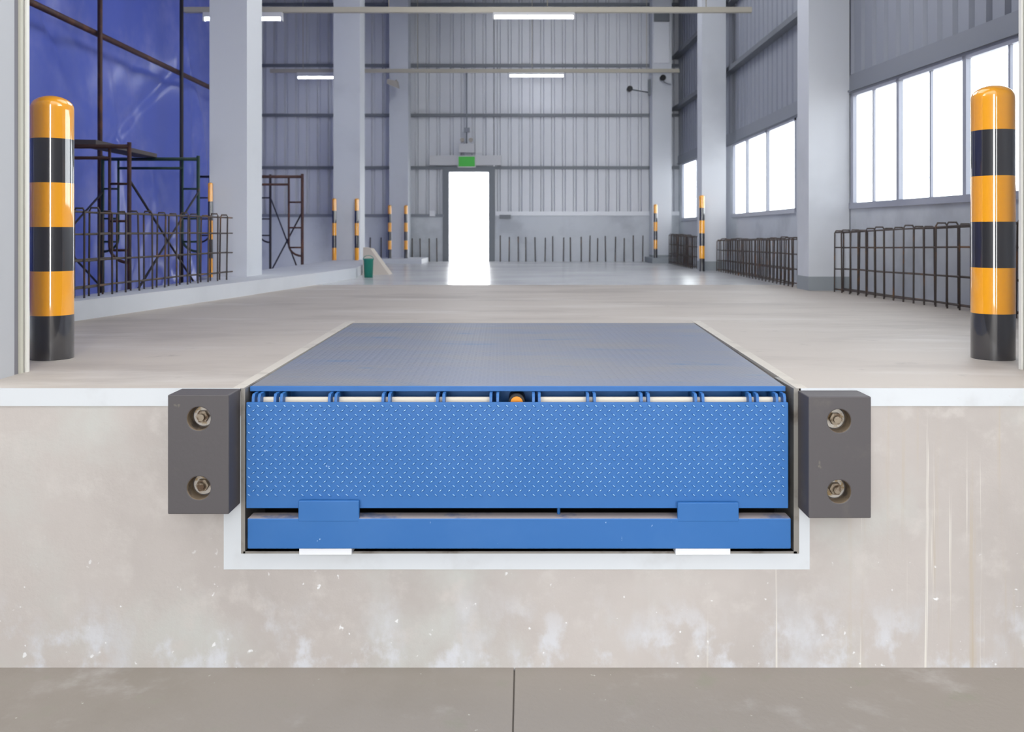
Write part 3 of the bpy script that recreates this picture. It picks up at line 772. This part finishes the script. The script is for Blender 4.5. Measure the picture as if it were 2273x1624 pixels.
# flood light on the far left column
d = 17.2
e = empty('flood_light', (XX(880, d), YY(17.6), ZZ(183, d)), 'beige flood light on the front of the far left column', 'flood light')
b = MB(); b.tube([(XX(880, 17.6), YY(17.6), ZZ(178, 17.6)), P(878, 180, 17.25)], .014, 8); b.build('arm', 'flood', e)
b = MB(); c = P(872, 184, 17.2)
b.hexa([c+Vector(v) for v in ((-.10, -.10, -.03), (.12, -.10, -.12), (.12, .06, -.10), (-.10, .06, -.01), (-.10, -.10, .06), (.10, -.10, .02), (.10, .06, .03), (-.10, .06, .07))]); b.build('head', 'flood', e)

# ================================================================== LIGHT
SKY_FRONT, SKY_SIDE, SKY_BACK, SKY_TOP, SKY_BAND, SKY_LOW = .15, 5.4, 5.4, 1.45, 9.0, 10.5
w = bpy.data.worlds.new('World'); scn.world = w; w.use_nodes = True
nt = w.node_tree; N = nt.nodes; L = nt.links; bg = N['Background']
tc = N.new('ShaderNodeTexCoord'); sp = N.new('ShaderNodeSeparateXYZ'); L.new(tc.outputs['Generated'], sp.inputs[0])
ny_ = N.new('ShaderNodeMath'); ny_.operation = 'MULTIPLY'; ny_.inputs[1].default_value = -1; L.new(sp.outputs['Y'], ny_.inputs[0])
at2 = N.new('ShaderNodeMath'); at2.operation = 'ARCTAN2'; L.new(sp.outputs['X'], at2.inputs[0]); L.new(ny_.outputs[0], at2.inputs[1])
def az_off(deg):
    n = N.new('ShaderNodeMath'); n.operation = 'SUBTRACT'; n.inputs[1].default_value = math.radians(deg); L.new(at2.outputs[0], n.inputs[0])
    m = N.new('ShaderNodeMath'); m.operation = 'ABSOLUTE'; L.new(n.outputs[0], m.inputs[0]); return m.outputs[0]
def mapr(src, a, b_, lo, hi):
    n = N.new('ShaderNodeMapRange'); n.interpolation_type = 'SMOOTHSTEP'
    n.inputs['From Min'].default_value = a; n.inputs['From Max'].default_value = b_
    n.inputs['To Min'].default_value = lo; n.inputs['To Max'].default_value = hi
    L.new(src, n.inputs['Value']); return n.outputs['Result']
def mth(op, a, b_):
    n = N.new('ShaderNodeMath'); n.operation = op
    for i, v in enumerate((a, b_)):
        if isinstance(v, (int, float)): n.inputs[i].default_value = v
        else: L.new(v, n.inputs[i])
    return n.outputs[0]
side = mapr(az_off(-6), math.radians(58), math.radians(72), SKY_FRONT, SKY_SIDE)     # yard sky kept dim ahead, bright towards the flanks
zen = mapr(sp.outputs['Z'], .35, .85, 0, 1)
backm = mapr(sp.outputs['Y'], -.15, .15, 0, 1)
low = mth('ADD', mth('MULTIPLY', side, mth('SUBTRACT', 1, backm)), mth('MULTIPLY', backm, SKY_BACK))
tot = mth('ADD', mth('MULTIPLY', low, mth('SUBTRACT', 1, zen)), mth('MULTIPLY', zen, SKY_TOP))
sky_strips = mth('ADD', mapr(az_off(17), math.radians(4.9), math.radians(3.3), 0, 1), mapr(az_off(-22), math.radians(4.9), math.radians(3.3), 0, 1))
low_strip = mth('MULTIPLY', mapr(az_off(-5), math.radians(6.5), math.radians(4.5), 0, 1), mapr(sp.outputs['Z'], .27, .20, 0, SKY_LOW))  # low bright sky strip added to light the far wall
sky_strips = mth('MULTIPLY', sky_strips, mapr(sp.outputs['Z'], .60, .40, 0, 1))      # two bright sky strips added to streak the bollards
L.new(mth('ADD', mth('ADD', tot, low_strip), mth('MULTIPLY', sky_strips, SKY_BAND)), bg.inputs['Strength'])
bg.inputs['Color'].default_value = (.97, .985, 1.0, 1)

# ================================================================== CAMERA
cam = bpy.data.cameras.new('Camera'); co = bpy.data.objects.new('Camera', cam); COL.objects.link(co)
co.location = (0, -CD, CH); co.rotation_euler = (math.pi/2, 0, 0)
cam.sensor_width = 36; cam.lens = 36*F/W_
cam.shift_x = -(VX-W_/2)/W_; cam.shift_y = (HY-H_/2)/W_
cam.clip_start = .05; cam.clip_end = 200
cam.dof.use_dof = True; cam.dof.focus_distance = 3.7; cam.dof.aperture_fstop = 4.0
scn.camera = co
scn.view_settings.view_transform = 'Standard'; scn.view_settings.look = 'None'
scn.view_settings.exposure = 0.5; scn.view_settings.gamma = 1.0; scn.view_settings.use_curve_mapping = False
scn.cycles.max_bounces = 10; scn.cycles.diffuse_bounces = 6
scn.cycles.use_denoising = True
